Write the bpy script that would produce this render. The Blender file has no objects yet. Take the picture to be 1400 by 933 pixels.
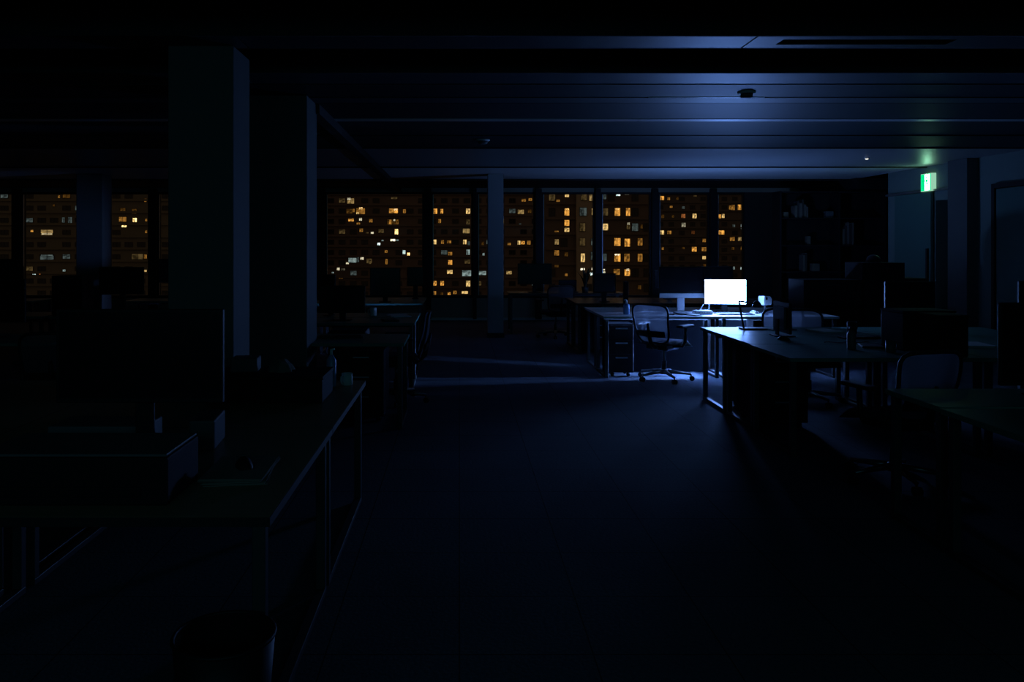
import bpy, bmesh, math, random
from mathutils import Vector, Matrix

random.seed(7)
sc = bpy.context.scene
C = sc.collection
PI = math.pi
EYE = 1.52          # camera height
H = 2.75            # ceiling height
WALL_Y = 16.72      # window wall

# ------------------------------------------------------------------ camera, world, exposure
cam_data = bpy.data.cameras.new('camera')
cam_data.sensor_width = 36.0
cam_data.lens = 28.29
cam_data.shift_x = 72 / 1400
cam_data.shift_y = -128.5 / 1400
cam_data.clip_start = 0.05
cam_data.clip_end = 1000
cam = bpy.data.objects.new('camera', cam_data)
cam.location = (0, 0, EYE)
cam.rotation_euler = (PI / 2, 0, 0)
C.objects.link(cam)
sc.camera = cam

world = bpy.data.worlds.new('night_sky')
sc.world = world
world.use_nodes = True
bg = world.node_tree.nodes['Background']
bg.inputs[0].default_value = (0.046, 0.031, 0.021, 1)     # city glow on low cloud
bg.inputs[1].default_value = 1.0

sc.view_settings.view_transform = 'Standard'
sc.view_settings.look = 'None'
sc.view_settings.gamma = 1.0
sc.view_settings.use_curve_mapping = False
sc.view_settings.exposure = 0.0
sc.cycles.max_bounces = 10
sc.cycles.transparent_max_bounces = 16

SCREEN_RGB = (0.17, 0.36, 1.0)
SCREEN_STRENGTH = 80.0
FAR_STRENGTH = 170.0
ADDED_LIGHT_STRENGTH = 5500.0
EXIT_STRENGTH = 1.6

# faint teal fill lamp added behind the viewer to brighten column fronts and desks
fill = bpy.data.lights.new('added_fill_light', 'AREA')
fill.shape = 'RECTANGLE'; fill.size = 7.0; fill.size_y = 0.6
fill.energy = 11.0; fill.color = (0.14, 0.62, 0.80)
fill_o = bpy.data.objects.new('added_fill_light', fill)
fill_o.location = (0.0, -2.8, 2.3); fill_o.rotation_euler = (PI / 2 - .42, 0, 0)
C.objects.link(fill_o)

# ------------------------------------------------------------------ materials
def nodes(m):
    m.use_nodes = True
    return m.node_tree.nodes, m.node_tree.links

def mat(name, col, rough=0.6, metal=0.0, spec=0.5, noise=0.0, scale=8.0, bump=0.0, stretch=None):
    m = bpy.data.materials.new(name)
    n, l = nodes(m)
    p = n['Principled BSDF']
    p.inputs['Roughness'].default_value = rough
    p.inputs['Metallic'].default_value = metal
    p.inputs['Specular IOR Level'].default_value = spec
    p.inputs['Base Color'].default_value = (*col, 1)
    if noise or bump:
        tc = n.new('ShaderNodeTexCoord')
        t = n.new('ShaderNodeTexNoise')
        t.inputs['Scale'].default_value = scale
        t.inputs['Detail'].default_value = 4
        if stretch:
            mp = n.new('ShaderNodeMapping')
            mp.inputs['Scale'].default_value = stretch
            l.new(tc.outputs['Object'], mp.inputs['Vector'])
            l.new(mp.outputs['Vector'], t.inputs['Vector'])
        else:
            l.new(tc.outputs['Object'], t.inputs['Vector'])
        if noise:
            r = n.new('ShaderNodeMapRange')
            r.inputs['To Min'].default_value = 1 - noise
            r.inputs['To Max'].default_value = 1 + noise
            l.new(t.outputs['Fac'], r.inputs['Value'])
            v = n.new('ShaderNodeVectorMath'); v.operation = 'SCALE'
            v.inputs[0].default_value = col
            l.new(r.outputs['Result'], v.inputs['Scale'])
            l.new(v.outputs['Vector'], p.inputs['Base Color'])
        if bump:
            b = n.new('ShaderNodeBump')
            b.inputs['Strength'].default_value = bump
            b.inputs['Distance'].default_value = 0.01
            l.new(t.outputs['Fac'], b.inputs['Height'])
            l.new(b.outputs['Normal'], p.inputs['Normal'])
    return m

def emit(name, col, strength, sample=True):
    m = bpy.data.materials.new(name)
    n, l = nodes(m)
    n.remove(n['Principled BSDF'])
    e = n.new('ShaderNodeEmission')
    e.inputs[0].default_value = (*col, 1)
    e.inputs[1].default_value = strength
    l.new(e.outputs[0], n['Material Output'].inputs[0])
    if not sample:
        m.cycles.emission_sampling = 'NONE'
    return m

def lit_window(name, col, strength):
    """a curtained lit room: brighter near its ceiling lamp, soft folds"""
    m = bpy.data.materials.new(name)
    n, l = nodes(m)
    n.remove(n['Principled BSDF'])
    e = n.new('ShaderNodeEmission')
    e.inputs[0].default_value = (*col, 1)
    tc = n.new('ShaderNodeTexCoord')
    t = n.new('ShaderNodeTexNoise'); t.noise_dimensions = '4D'
    oi = n.new('ShaderNodeObjectInfo')
    l.new(oi.outputs['Random'], t.inputs['W'])
    t.inputs['Scale'].default_value = 2.2
    l.new(tc.outputs['Object'], t.inputs['Vector'])
    r = n.new('ShaderNodeMapRange')
    r.inputs['From Min'].default_value = 0.35
    r.inputs['From Max'].default_value = 0.65
    r.inputs['To Min'].default_value = 0.25 * strength
    r.inputs['To Max'].default_value = 1.5 * strength
    l.new(t.outputs['Fac'], r.inputs['Value'])
    l.new(r.outputs['Result'], e.inputs[1])
    l.new(e.outputs[0], n['Material Output'].inputs[0])
    m.cycles.emission_sampling = 'NONE'
    return m

def glass(name, tint, ior=1.2):
    m = bpy.data.materials.new(name)
    n, l = nodes(m)
    n.remove(n['Principled BSDF'])
    tr = n.new('ShaderNodeBsdfTransparent'); tr.inputs[0].default_value = (*tint, 1)
    gl = n.new('ShaderNodeBsdfGlossy'); gl.inputs['Roughness'].default_value = 0.02
    fr = n.new('ShaderNodeFresnel'); fr.inputs[0].default_value = ior
    mx = n.new('ShaderNodeMixShader')
    l.new(fr.outputs[0], mx.inputs[0]); l.new(tr.outputs[0], mx.inputs[1]); l.new(gl.outputs[0], mx.inputs[2])
    l.new(mx.outputs[0], n['Material Output'].inputs[0])
    return m

def mesh_fabric(name, col, open_frac):
    """woven chair mesh: open weave of threads"""
    m = bpy.data.materials.new(name)
    n, l = nodes(m)
    p = n['Principled BSDF']
    p.inputs['Base Color'].default_value = (*col, 1)
    p.inputs['Roughness'].default_value = 0.8
    tl = n.new('ShaderNodeBsdfTranslucent'); tl.inputs[0].default_value = (*col, 1)
    m0 = n.new('ShaderNodeMixShader'); m0.inputs[0].default_value = 0.45
    l.new(p.outputs[0], m0.inputs[1]); l.new(tl.outputs[0], m0.inputs[2])
    tr = n.new('ShaderNodeBsdfTransparent')
    m1 = n.new('ShaderNodeMixShader'); m1.inputs[0].default_value = open_frac
    l.new(m0.outputs[0], m1.inputs[1]); l.new(tr.outputs[0], m1.inputs[2])
    l.new(m1.outputs[0], n['Material Output'].inputs[0])
    return m

def carpet():
    m = bpy.data.materials.new('carpet_tiles')
    n, l = nodes(m)
    p = n['Principled BSDF']
    p.inputs['Roughness'].default_value = 0.95
    p.inputs['Specular IOR Level'].default_value = 0.15
    tc = n.new('ShaderNodeTexCoord')
    t = n.new('ShaderNodeTexNoise'); t.inputs['Scale'].default_value = 60; t.inputs['Detail'].default_value = 6
    t2 = n.new('ShaderNodeTexNoise'); t2.inputs['Scale'].default_value = 1.6; t2.inputs['Detail'].default_value = 3
    br = n.new('ShaderNodeTexBrick')
    br.offset = 0.0; br.inputs['Scale'].default_value = 1.0
    br.inputs['Brick Width'].default_value = 0.5; br.inputs['Row Height'].default_value = 0.5
    br.inputs['Mortar Size'].default_value = 0.003
    br.inputs['Color1'].default_value = (0.090, 0.105, 0.128, 1)
    br.inputs['Color2'].default_value = (0.100, 0.115, 0.140, 1)
    br.inputs['Mortar'].default_value = (0.03, 0.03, 0.033, 1)
    for t_ in (t, t2, br):
        l.new(tc.outputs['Object'], t_.inputs['Vector'])
    r = n.new('ShaderNodeMapRange'); r.inputs['To Min'].default_value = 0.55; r.inputs['To Max'].default_value = 1.45
    l.new(t.outputs['Fac'], r.inputs['Value'])
    r2 = n.new('ShaderNodeMapRange'); r2.inputs['To Min'].default_value = 0.75; r2.inputs['To Max'].default_value = 1.25
    l.new(t2.outputs['Fac'], r2.inputs['Value'])
    mu = n.new('ShaderNodeMath'); mu.operation = 'MULTIPLY'
    l.new(r.outputs[0], mu.inputs[0]); l.new(r2.outputs[0], mu.inputs[1])
    v = n.new('ShaderNodeVectorMath'); v.operation = 'SCALE'
    l.new(br.outputs['Color'], v.inputs[0]); l.new(mu.outputs[0], v.inputs['Scale'])
    l.new(v.outputs[0], p.inputs['Base Color'])
    b = n.new('ShaderNodeBump'); b.inputs['Strength'].default_value = 0.6; b.inputs['Distance'].default_value = 0.004
    l.new(t.outputs['Fac'], b.inputs['Height']); l.new(b.outputs[0], p.inputs['Normal'])
    return m

M = dict(
    carpet=carpet(),
    slab=mat('concrete_slab', (0.03, 0.03, 0.032), 0.9, noise=0.2),
    panel=mat('ceiling_panel_enamel', (0.014, 0.022, 0.026), 0.54, spec=0.16, noise=0.06, scale=3),
    strip=mat('ceiling_strip_aluminium', (0.026, 0.042, 0.05), 0.50, spec=0.32, noise=0.05, scale=3),
    back_panel=mat('ceiling_enamel_painted_bright', (0.55, 0.57, 0.58), 0.4, noise=0.05, scale=3),  # paler enamel copy, paints the brighter light on the row nearer the windows
    back_panel_dim=mat('ceiling_enamel_painted_dim', (0.24, 0.25, 0.26), 0.4, noise=0.05, scale=3),  # darker enamel copy, paints the weaker light on the row before it
    dark_top=mat('dark_laminate', (0.05, 0.045, 0.04), 0.25, noise=0.1),
    slot=mat('ceiling_slot_metal', (0.55, 0.57, 0.60), 0.30, metal=0.6, noise=0.05, scale=4),
    paint=mat('wall_paint', (0.19, 0.25, 0.23), 0.75, noise=0.05, scale=2),
    sillwall=mat('sill_wall_paint', (0.34, 0.30, 0.24), 0.7, noise=0.08, scale=2),
    pier=mat('pier_brown_fabric', (0.05, 0.042, 0.036), 0.85, noise=0.1),
    column=mat('column_paint', (0.115, 0.12, 0.12), 0.7, noise=0.08, scale=5, bump=0.1),
    paint_pale=mat('column_pale_paint', (0.34, 0.36, 0.37), 0.7, noise=0.05, scale=5),
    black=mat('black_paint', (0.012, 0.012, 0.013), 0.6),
    mullion=mat('mullion_aluminium', (0.014, 0.014, 0.016), 0.5, spec=0.3),
    steel=mat('brushed_steel', (0.45, 0.46, 0.48), 0.35, metal=0.8, noise=0.1, scale=20),
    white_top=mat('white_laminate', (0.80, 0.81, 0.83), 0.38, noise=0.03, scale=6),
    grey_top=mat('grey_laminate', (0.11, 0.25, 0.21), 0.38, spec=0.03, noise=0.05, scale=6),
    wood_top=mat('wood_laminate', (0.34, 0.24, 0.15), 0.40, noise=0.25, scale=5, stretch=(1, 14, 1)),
    desk_frame=mat('desk_frame_powder_coat', (0.05, 0.052, 0.056), 0.45, noise=0.05),
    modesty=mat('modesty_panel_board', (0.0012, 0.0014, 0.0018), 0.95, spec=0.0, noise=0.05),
    cabinet=mat('dark_cabinet_board', (0.014, 0.014, 0.016), 0.7, spec=0.25, noise=0.1),
    screen_off=mat('switched_off_screen', (0.006, 0.006, 0.007), 0.25, spec=0.4),
    plastic=mat('black_plastic', (0.012, 0.012, 0.013), 0.5, spec=0.3),
    chair_plastic=mat('chair_black_plastic', (0.02, 0.02, 0.022), 0.5, spec=0.3),
    fabric=mat('seat_fabric', (0.03, 0.03, 0.034), 0.9, noise=0.25, scale=60, bump=0.3),
    chrome=mat('polished_alloy', (0.20, 0.205, 0.215), 0.35, metal=1.0, noise=0.05),
    silver=mat('silver_aluminium', (0.62, 0.63, 0.65), 0.35, metal=0.3, noise=0.03),
    white=mat('white_plastic', (0.75, 0.76, 0.78), 0.45, noise=0.03),
    paper=mat('white_paper', (0.72, 0.72, 0.70), 0.85, noise=0.05, scale=12),
    manila=mat('manila_paper', (0.22, 0.20, 0.17), 0.85, noise=0.05, scale=12),
    grey=mat('grey_plastic', (0.11, 0.12, 0.13), 0.5, noise=0.05),
    bluebottle=mat('blue_bottle_plastic', (0.20, 0.36, 0.62), 0.3, noise=0.05),
    binder=mat('dark_binder_cloth', (0.05, 0.045, 0.04), 0.7, noise=0.1),
    binder_pale=mat('pale_binder_cloth', (0.17, 0.14, 0.11), 0.7, noise=0.1),
    card=mat('cardboard', (0.16, 0.12, 0.085), 0.8, noise=0.1, scale=12),
    door=mat('door_veneer', (0.09, 0.18, 0.16), 0.6, noise=0.06, scale=3),
    glass=glass('window_glass', (0.93, 0.95, 0.95), 1.05),
    mesh=mesh_fabric('chair_mesh_weave', (0.15, 0.16, 0.19), 0.30),
    leaf=mat('plant_leaf', (0.02, 0.035, 0.015), 0.5, noise=0.3),
    pot=mat('plant_pot', (0.05, 0.045, 0.04), 0.6),
    facade_left=mat('facade_olive_render', (0.24, 0.21, 0.15), 0.9, noise=0.15, scale=0.4),
    facade_mid=mat('facade_brown_render', (0.25, 0.185, 0.15), 0.9, noise=0.15, scale=0.4),
    facade_right=mat('facade_brick_render', (0.20, 0.15, 0.115), 0.9, noise=0.15, scale=0.4),
    facade_bay=mat('facade_pale_bay', (0.52, 0.42, 0.30), 0.9, noise=0.1, scale=0.4),
    facade_far=mat('facade_grey_render', (0.20, 0.165, 0.14), 0.9, noise=0.15, scale=0.4),
    win_frame=mat('flat_window_frame', (0.05, 0.042, 0.036), 0.6),
    dark_pane=mat('unlit_flat_glass', (0.03, 0.026, 0.022), 0.15),
    ground=mat('street_asphalt', (0.05, 0.05, 0.05), 0.9, noise=0.2, scale=1),
    screen_on=emit('lit_screen', SCREEN_RGB, SCREEN_STRENGTH),
    added_screen=emit('added_far_screen', SCREEN_RGB, FAR_STRENGTH),
    added_floor_light=emit('added_floor_light_face', SCREEN_RGB, ADDED_LIGHT_STRENGTH),
    exit_side=emit('exit_sign_side', (0.30, 0.62, 0.42), 1.0),
    exit_green=emit('exit_sign_green', (0.0, 0.55, 0.20), EXIT_STRENGTH),
    exit_white=emit('exit_sign_white', (0.42, 1.0, 0.62), EXIT_STRENGTH * 10),
    downlight=emit('emergency_downlight', (1.0, 0.95, 0.85), 1.2),
)
WIN = {}
for key, col in dict(o=(1.0, 0.42, 0.07), y=(1.0, 0.62, 0.22), w=(1.0, 0.86, 0.58), c=(0.72, 0.92, 0.88), r=(1.0, 0.30, 0.08)).items():
    for lv, s in dict(d=0.07, m=0.32, b=0.95, x=2.6).items():
        WIN[key + lv] = lit_window('lit_window_%s_%s' % ({'o': 'orange', 'y': 'yellow', 'w': 'warm_white', 'c': 'cold_white', 'r': 'red'}[key], {'d': 'dim', 'm': 'medium', 'b': 'bright', 'x': 'glaring'}[lv]), col, s)

# ------------------------------------------------------------------ mesh helpers
class MB:
    def __init__(self):
        self.bm = bmesh.new()
        self.mats = []
    def _mi(self, m):
        if m is None:
            return 0
        if m not in self.mats:
            self.mats.append(m)
        return self.mats.index(m)
    def box(self, x0, x1, y0, y1, z0, z1, bevel=0.0, mx=None, m=None):
        bm = self.bm
        vs = [bm.verts.new((x, y, z)) for z in (z0, z1) for y in (y0, y1) for x in (x0, x1)]
        idx = [(0, 2, 3, 1), (4, 5, 7, 6), (0, 1, 5, 4), (2, 6, 7, 3), (0, 4, 6, 2), (1, 3, 7, 5)]
        fs = [bm.faces.new([vs[i] for i in f]) for f in idx]
        mi = self._mi(m)
        for f in fs: f.material_index = mi
        if bevel:
            es = list({e for f in fs for e in f.edges})
            r = bmesh.ops.bevel(bm, geom=es, offset=bevel, segments=2, affect='EDGES', profile=0.5)
            vs = list({v for v in r['verts']} | {v for v in vs if v.is_valid})
            for f in r['faces']: f.material_index = mi
        if mx is not None:
            bmesh.ops.transform(bm, matrix=mx, verts=[v for v in vs if v.is_valid])
        return self
    def ring(self, c, u, v, r, n):
        return [self.bm.verts.new(c + u * (r * math.cos(2 * PI * i / n)) + v * (r * math.sin(2 * PI * i / n))) for i in range(n)]
    def tube(self, pts, r, n=8, closed=False, m=None):
        pts = [Vector(p) for p in pts]
        mi = self._mi(m)
        rr = r if isinstance(r, (list, tuple)) else [r] * len(pts)
        rings = []
        N = len(pts)
        prev_u = None
        for i, p in enumerate(pts):
            if closed:
                d = pts[(i + 1) % N] - pts[i - 1]
            else:
                d = pts[min(i + 1, N - 1)] - pts[max(i - 1, 0)]
            d.normalize()
            if prev_u is None:
                a = Vector((0, 0, 1)) if abs(d.z) < 0.9 else Vector((1, 0, 0))
                u = d.cross(a).normalized()
            else:
                u = (prev_u - d * prev_u.dot(d)).normalized()
            prev_u = u
            rings.append(self.ring(p, u, d.cross(u), rr[i], n))
        M_ = N if closed else N - 1
        for i in range(M_):
            a, b = rings[i], rings[(i + 1) % N]
            for j in range(n):
                f = self.bm.faces.new((a[j], a[(j + 1) % n], b[(j + 1) % n], b[j])); f.material_index = mi; f.smooth = True
        if not closed:
            for rg in (list(reversed(rings[0])), rings[-1]):
                f = self.bm.faces.new(rg); f.material_index = mi
        return self
    def lathe(self, prof, n=20, c=(0, 0, 0), m=None):
        mi = self._mi(m)
        c = Vector(c)
        rings = []
        for r, z in prof:
            if r < 1e-5:
                rings.append([self.bm.verts.new(c + Vector((0, 0, z)))])
            else:
                rings.append([self.bm.verts.new(c + Vector((r * math.cos(2 * PI * i / n), r * math.sin(2 * PI * i / n), z))) for i in range(n)])
        for a, b in zip(rings, rings[1:]):
            for j in range(n):
                k = (j + 1) % n
                if len(a) == 1 and len(b) == 1: continue
                if len(a) == 1: vs = (a[0], b[k], b[j])
                elif len(b) == 1: vs = (a[j], a[k], b[0])
                else: vs = (a[j], a[k], b[k], b[j])
                f = self.bm.faces.new(vs); f.material_index = mi; f.smooth = True
        for rg in (rings[0], rings[-1]):
            if len(rg) > 1:
                f = self.bm.faces.new(rg); f.material_index = mi
        return self
    def grid(self, fn, nu, nv, thick=0.0, m=None):
        mi = self._mi(m)
        g = [[self.bm.verts.new(fn(i / nu, j / nv)) for j in range(nv + 1)] for i in range(nu + 1)]
        for i in range(nu):
            for j in range(nv):
                f = self.bm.faces.new((g[i][j], g[i + 1][j], g[i + 1][j + 1], g[i][j + 1])); f.material_index = mi; f.smooth = True
        return self
    def prism(self, outline, y0, y1, m=None, bevel=0.0):
        """outline of (x, z) points extruded along y"""
        mi = self._mi(m)
        a = [self.bm.verts.new((x, y0, z)) for x, z in outline]
        b = [self.bm.verts.new((x, y1, z)) for x, z in outline]
        n = len(outline)
        fs = [self.bm.faces.new(a), self.bm.faces.new(list(reversed(b)))]
        for i in range(n):
            fs.append(self.bm.faces.new((a[i], b[i], b[(i + 1) % n], a[(i + 1) % n])))
        for f in fs: f.material_index = mi
        if bevel:
            es = list({e for f in fs for e in f.edges})
            bmesh.ops.bevel(self.bm, geom=es, offset=bevel, segments=2, affect='EDGES')
        return self
    def mesh(self, name, m=None):
        bmesh.ops.recalc_face_normals(self.bm, faces=self.bm.faces)
        me = bpy.data.meshes.new(name)
        self.bm.to_mesh(me); self.bm.free()
        if self.mats:
            for k in self.mats: me.materials.append(k)
        elif m is not None:
            me.materials.append(m)
        return me
    def build(self, name, m=None, parent=None, loc=None):
        o = bpy.data.objects.new(name, self.mesh(name, m))
        C.objects.link(o)
        if parent is not None: o.parent = parent
        if loc: o.location = loc
        return o

def tag(o, label=None, cat=None, group=None, kind=None):
    if label: o['label'] = label
    if cat: o['category'] = cat
    if group: o['group'] = group
    if kind: o['kind'] = kind
    return o

def empty(name, loc, rz=0.0, label=None, cat=None, group=None, kind=None):
    o = bpy.data.objects.new(name, None)
    o.empty_display_size = 0.1
    C.objects.link(o)
    o.location = loc; o.rotation_euler = (0, 0, rz)
    return tag(o, label, cat, group, kind)

def link_mesh(name, me, parent=None, loc=(0, 0, 0), scale=None, rz=0.0):
    o = bpy.data.objects.new(name, me)
    C.objects.link(o)
    o.parent = parent; o.location = loc
    if scale: o.scale = scale
    o.rotation_euler = (0, 0, rz)
    return o

def copy_tree(o, parent=None):
    c = o.copy(); C.objects.link(c)
    c.parent = parent
    for ch in list(o.children): copy_tree(ch, c)
    return c

def struct(name, mb, m, label=None, parent=None):
    o = mb.build(name, m, parent)
    if parent is None: tag(o, label, None, None, 'structure')
    return o

# ------------------------------------------------------------------ the room
XL, XR = -11.0, 7.15
struct('floor', MB().box(XL - 0.2, 9.2, -3.2, WALL_Y + 0.2, -0.12, 0.0), M['carpet'], 'dark blue grey carpet tile floor of the office')

ceiling = struct('ceiling', MB().box(XL - 0.2, 9.2, -3.2, WALL_Y + 0.2, 3.10, 3.22), M['slab'], 'dark metal panel ceiling in long cross rows')
rows = [(-3.0, -0.6, 'panel'), (-0.6, 1.6, 'panel'), (1.6, 3.55, 'panel'),
        (4.70, 4.965, 'strip'), (5.70, 6.065, 'strip'), (6.08, 6.60, 'panel'), (6.615, 6.865, 'strip'),
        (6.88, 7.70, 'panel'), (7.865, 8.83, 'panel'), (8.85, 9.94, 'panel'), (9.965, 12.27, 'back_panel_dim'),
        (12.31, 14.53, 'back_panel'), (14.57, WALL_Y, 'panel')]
joints = [XL, -7.6, -4.0, -1.30, 1.74, 4.4, XR]
for y0, y1, k in rows:
    jj = joints if y0 == 4.70 else [XL, -5.4, -1.55, XR]
    for a, b in zip(jj, jj[1:]):
        g = 0.006
        mb = MB()
        if (y0, a) == (4.70, 1.74):      # panel with the recessed linear lamp opening
            mb.box(a + g, 1.92, y0, y1, H, H + .035); mb.box(2.95, b - g, y0, y1, H, H + .035)
            mb.box(1.92, 2.95, y0, 4.765, H, H + .035); mb.box(1.92, 2.95, 4.885, y1, H, H + .035)
        else:
            mb.box(a + g, b - g, y0, y1, H, H + .035)
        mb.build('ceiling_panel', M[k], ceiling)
MB().box(1.90, 2.97, 4.75, 4.90, H + .037, H + .12).build('lamp_trough', M['black'], ceiling)
for y in (3.55, 4.68, 4.967, 5.68):
    MB().box(XL, XR, y, y + .018, H - (0.0 if y != 5.68 else 0.0), 3.10).build('recess_fascia', M['slab'], ceiling)
for a, b in zip(joints, joints[1:]):
    MB().box(a + .004, b - .004, 7.715, 7.85, H - .004, H + .03).build('air_slot', M['slot'], ceiling)
for y, th in ((6.072, .006), (6.607, .006), (8.84, .010), (9.95, .014), (12.29, .022), (14.55, .022)):
    MB().box(XL, XR - .01, y - .008, y + .008, H - th, H + .03).build('joint_strip', M['black'], ceiling)
for x0, x1, y in ((1.55, 2.5, 6.585), (-.6, 1.1, 14.545), (1.0, 2.6, 14.56), (2.9, 5.2, 14.62)):
    MB().box(x0, x1, y, y + .03, H - .006, H + .02).build('panel_lip', M['slot'], ceiling)
tag(MB().box(-1.30, -1.20, 6.9, WALL_Y - .12, H - .085, H - .002).build('trim_1', M['black']), 'thin dark ceiling rail running from column to the window wall', kind='structure')

# window wall -----------------------------------------------------
mull_px = [(-9.17, .17), (-7.78, .16), (-6.35, .17), (-4.6, .14), (-2.86, .15), (-.66, .15), (.32, .075), (1.64, .13), (2.87, .11), (4.05, .13), (5.26, .13)]
SILL, HEAD = 0.49, 2.66
wb = MB()
wb.box(XL, 9.0, WALL_Y, WALL_Y + .2, 0, SILL - .03)
wb.box(XL, 9.0, WALL_Y, WALL_Y + .2, HEAD, 3.1)
struct('wall_back', wb, M['sillwall'], 'low grey sill wall and head under and over the windows')
struct('wall_pier', MB().box(5.93, 9.0, WALL_Y, WALL_Y + .2, SILL - .029, HEAD - .001), M['pier'], 'dark brown wall pier at the right end of the windows')
edges = [XL] + [c for c, w in mull_px] + [5.93]
for i, (c, w) in enumerate(mull_px):
    tag(MB().box(c - w / 2, c + w / 2, WALL_Y - .10, WALL_Y + .15, 0.03, HEAD + .07, .006).build('trim_%d' % (i + 2), M['mullion']), 'dark upright window post along the window wall', kind='structure')
for i in range(len(edges) - 1):
    a = edges[i] + (mull_px[i - 1][1] / 2 if i > 0 else 0)
    b = edges[i + 1] - (mull_px[i][1] / 2 if i < len(mull_px) else 0)
    w = empty('window_%d' % (i + 1), ((a + b) / 2, WALL_Y + .05, SILL), 0, 'tall night window in the back wall', None, None, 'structure')
    hw = (b - a) / 2
    f = MB()
    f.box(-hw, hw, -.05, .05, -.03, .03); f.box(-hw, hw, -.05, .05, HEAD - SILL - .04, HEAD - SILL)
    f.box(-hw, -hw + .035, -.09, .045, .03, HEAD - SILL - .04); f.box(hw - .035, hw, -.045, .045, .03, HEAD - SILL - .04)
    f.build('window_frame', M['mullion'], w)
    MB().box(-hw + .0352, -hw + .050, -.095, -.06, .031, HEAD - SILL - .05).build('blind_guide', M['steel'], w)
    MB().box(-hw + .03, hw - .03, -.004, .004, .03, HEAD - SILL - .04).build('pane', M['glass'], w)
tag(MB().box(XL, 5.93, WALL_Y - .03, WALL_Y - .001, 0.0, .05).build('baseboard_back', M['steel']), 'metal baseboard under the windows', kind='structure')

struct('wall_left', MB().box(XL - .2, XL, -3.2, WALL_Y + .2, 0, 3.1), M['paint'], 'left side wall of the office')
struct('wall_front', MB().box(XL, 9.0, -3.2, -3.0, 0, 3.1), M['paint'], 'wall behind the viewer')
# right wall with a doorway
D0, D1, DH = 11.55, 12.08, 2.22
wr = MB()
wr.box(XR, XR + .2, -3.2, D0, 0, 3.1); wr.box(XR, XR + .2, D1, 13.42, 0, 3.1); wr.box(XR, XR + .2, D0, D1, DH, 3.1)
struct('wall_right', wr, M['paint'], 'pale right wall with doorway under the exit sign')
wc = MB()
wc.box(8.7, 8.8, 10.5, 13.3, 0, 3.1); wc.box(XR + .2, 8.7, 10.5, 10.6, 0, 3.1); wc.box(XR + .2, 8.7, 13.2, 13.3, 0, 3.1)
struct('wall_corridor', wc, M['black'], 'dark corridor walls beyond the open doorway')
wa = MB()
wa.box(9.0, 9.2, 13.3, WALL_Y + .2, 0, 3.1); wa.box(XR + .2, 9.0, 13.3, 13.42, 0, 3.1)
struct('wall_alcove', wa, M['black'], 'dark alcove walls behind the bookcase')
tag(MB().box(XR - .16, XR - .001, 11.08, 11.52, 0, H - .001, .004).build('trim_20', M['column']), 'shallow pier beside the dark doorway', kind='structure')
tag(MB().box(XR - .05, XR - .001, 11.53, 13.41, DH + .14, DH + .17).build('trim_21', M['steel']), 'thin rail above the sliding door', kind='structure')
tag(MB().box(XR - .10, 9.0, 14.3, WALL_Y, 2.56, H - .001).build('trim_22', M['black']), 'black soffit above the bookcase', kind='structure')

door = empty('door_1', (XR - .045, 12.6, 0), 0, 'pale sliding door with a dark pull handle', None, None, 'structure')
MB().box(-.02, .02, -.50, .50, .01, DH + .13, .003).build('door_leaf', M['door'], door)
MB().box(-.055, -.021, -.46, -.42, .95, 1.50, .006).build('door_handle', M['black'], door)
MB().box(-.045, -.021, -.47, -.41, .80, .88, .006).build('lock', M['black'], door)
door2 = empty('door_2', (XR - .03, 9.95, 0), 0, 'closed pale door at the right edge of view', None, None, 'structure')
fr = MB(); fr.box(-.03, .029, -.78, -.72, 0, 2.36); fr.box(-.03, .029, .72, .78, 0, 2.36); fr.box(-.03, .029, -.72, .72, 2.30, 2.36)
fr.build('door_frame', M['black'], door2)
MB().box(-.01, .02, -.71, .71, .01, 2.29, .003).build('door_leaf', M['door'], door2)

# columns
def column(label, x0, x1, y0, y1, m='column'):
    o = MB().box(x0, x1, y0, y1, 0, H - .001, .008).build('column', M[m])
    b = MB(); t = .012
    b.box(x0 - t, x1 + t, y0 - t, y0 - .0005, 0.001, .08); b.box(x0 - t, x1 + t, y1 + .0005, y1 + t, 0.001, .08)
    b.box(x0 - t, x0 - .0005, y0, y1, 0.001, .08); b.box(x1 + .0005, x1 + t, y0, y1, 0.001, .08)
    b.build('skirting', M['black'], o)
    tag(o, label, kind='structure')
column('grey column nearest the viewer on the left', -1.775, -1.375, 4.90, 5.28)
column('darker column right of the nearest column', -1.70, -1.23, 6.5, 6.95)
column('slim column by the windows left of the lit desk', .478, .74, 13.48, 13.74, 'paint_pale')
column('far left column by the windows', -6.42, -5.98, 13.48, 13.85)

# ------------------------------------------------------------------ ceiling fittings
def detector(label, x, y, r=.07):
    t = empty('smoke_detector', (x, y, H), 0, label, 'smoke detector')
    MB().lathe([(r, 0), (r, -.012), (r * .8, -.02)], 20).build('base_plate', M['white'], t)
    MB().lathe([(r * .72, -.02), (r * .66, -.045), (r * .3, -.055), (0, -.056)], 20).build('dome', M['grey'], t)
detector('small smoke detector on the ceiling above the lit monitor', 2.27, 6.36)
detector('dark domed smoke detector on the ceiling left of the lit area', .27, 9.2, .08)
t = empty('emergency_light', (5.62, 11.1, H), 0, 'tiny round emergency downlight glowing near the exit sign', 'light')
MB().lathe([(.05, 0), (.05, -.008), (.034, -.010)], 20).build('trim_ring', M['steel'], t)
MB().lathe([(.022, -.010), (.018, -.020), (0, -.024)], 16).build('lens', M['downlight'], t)

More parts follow.
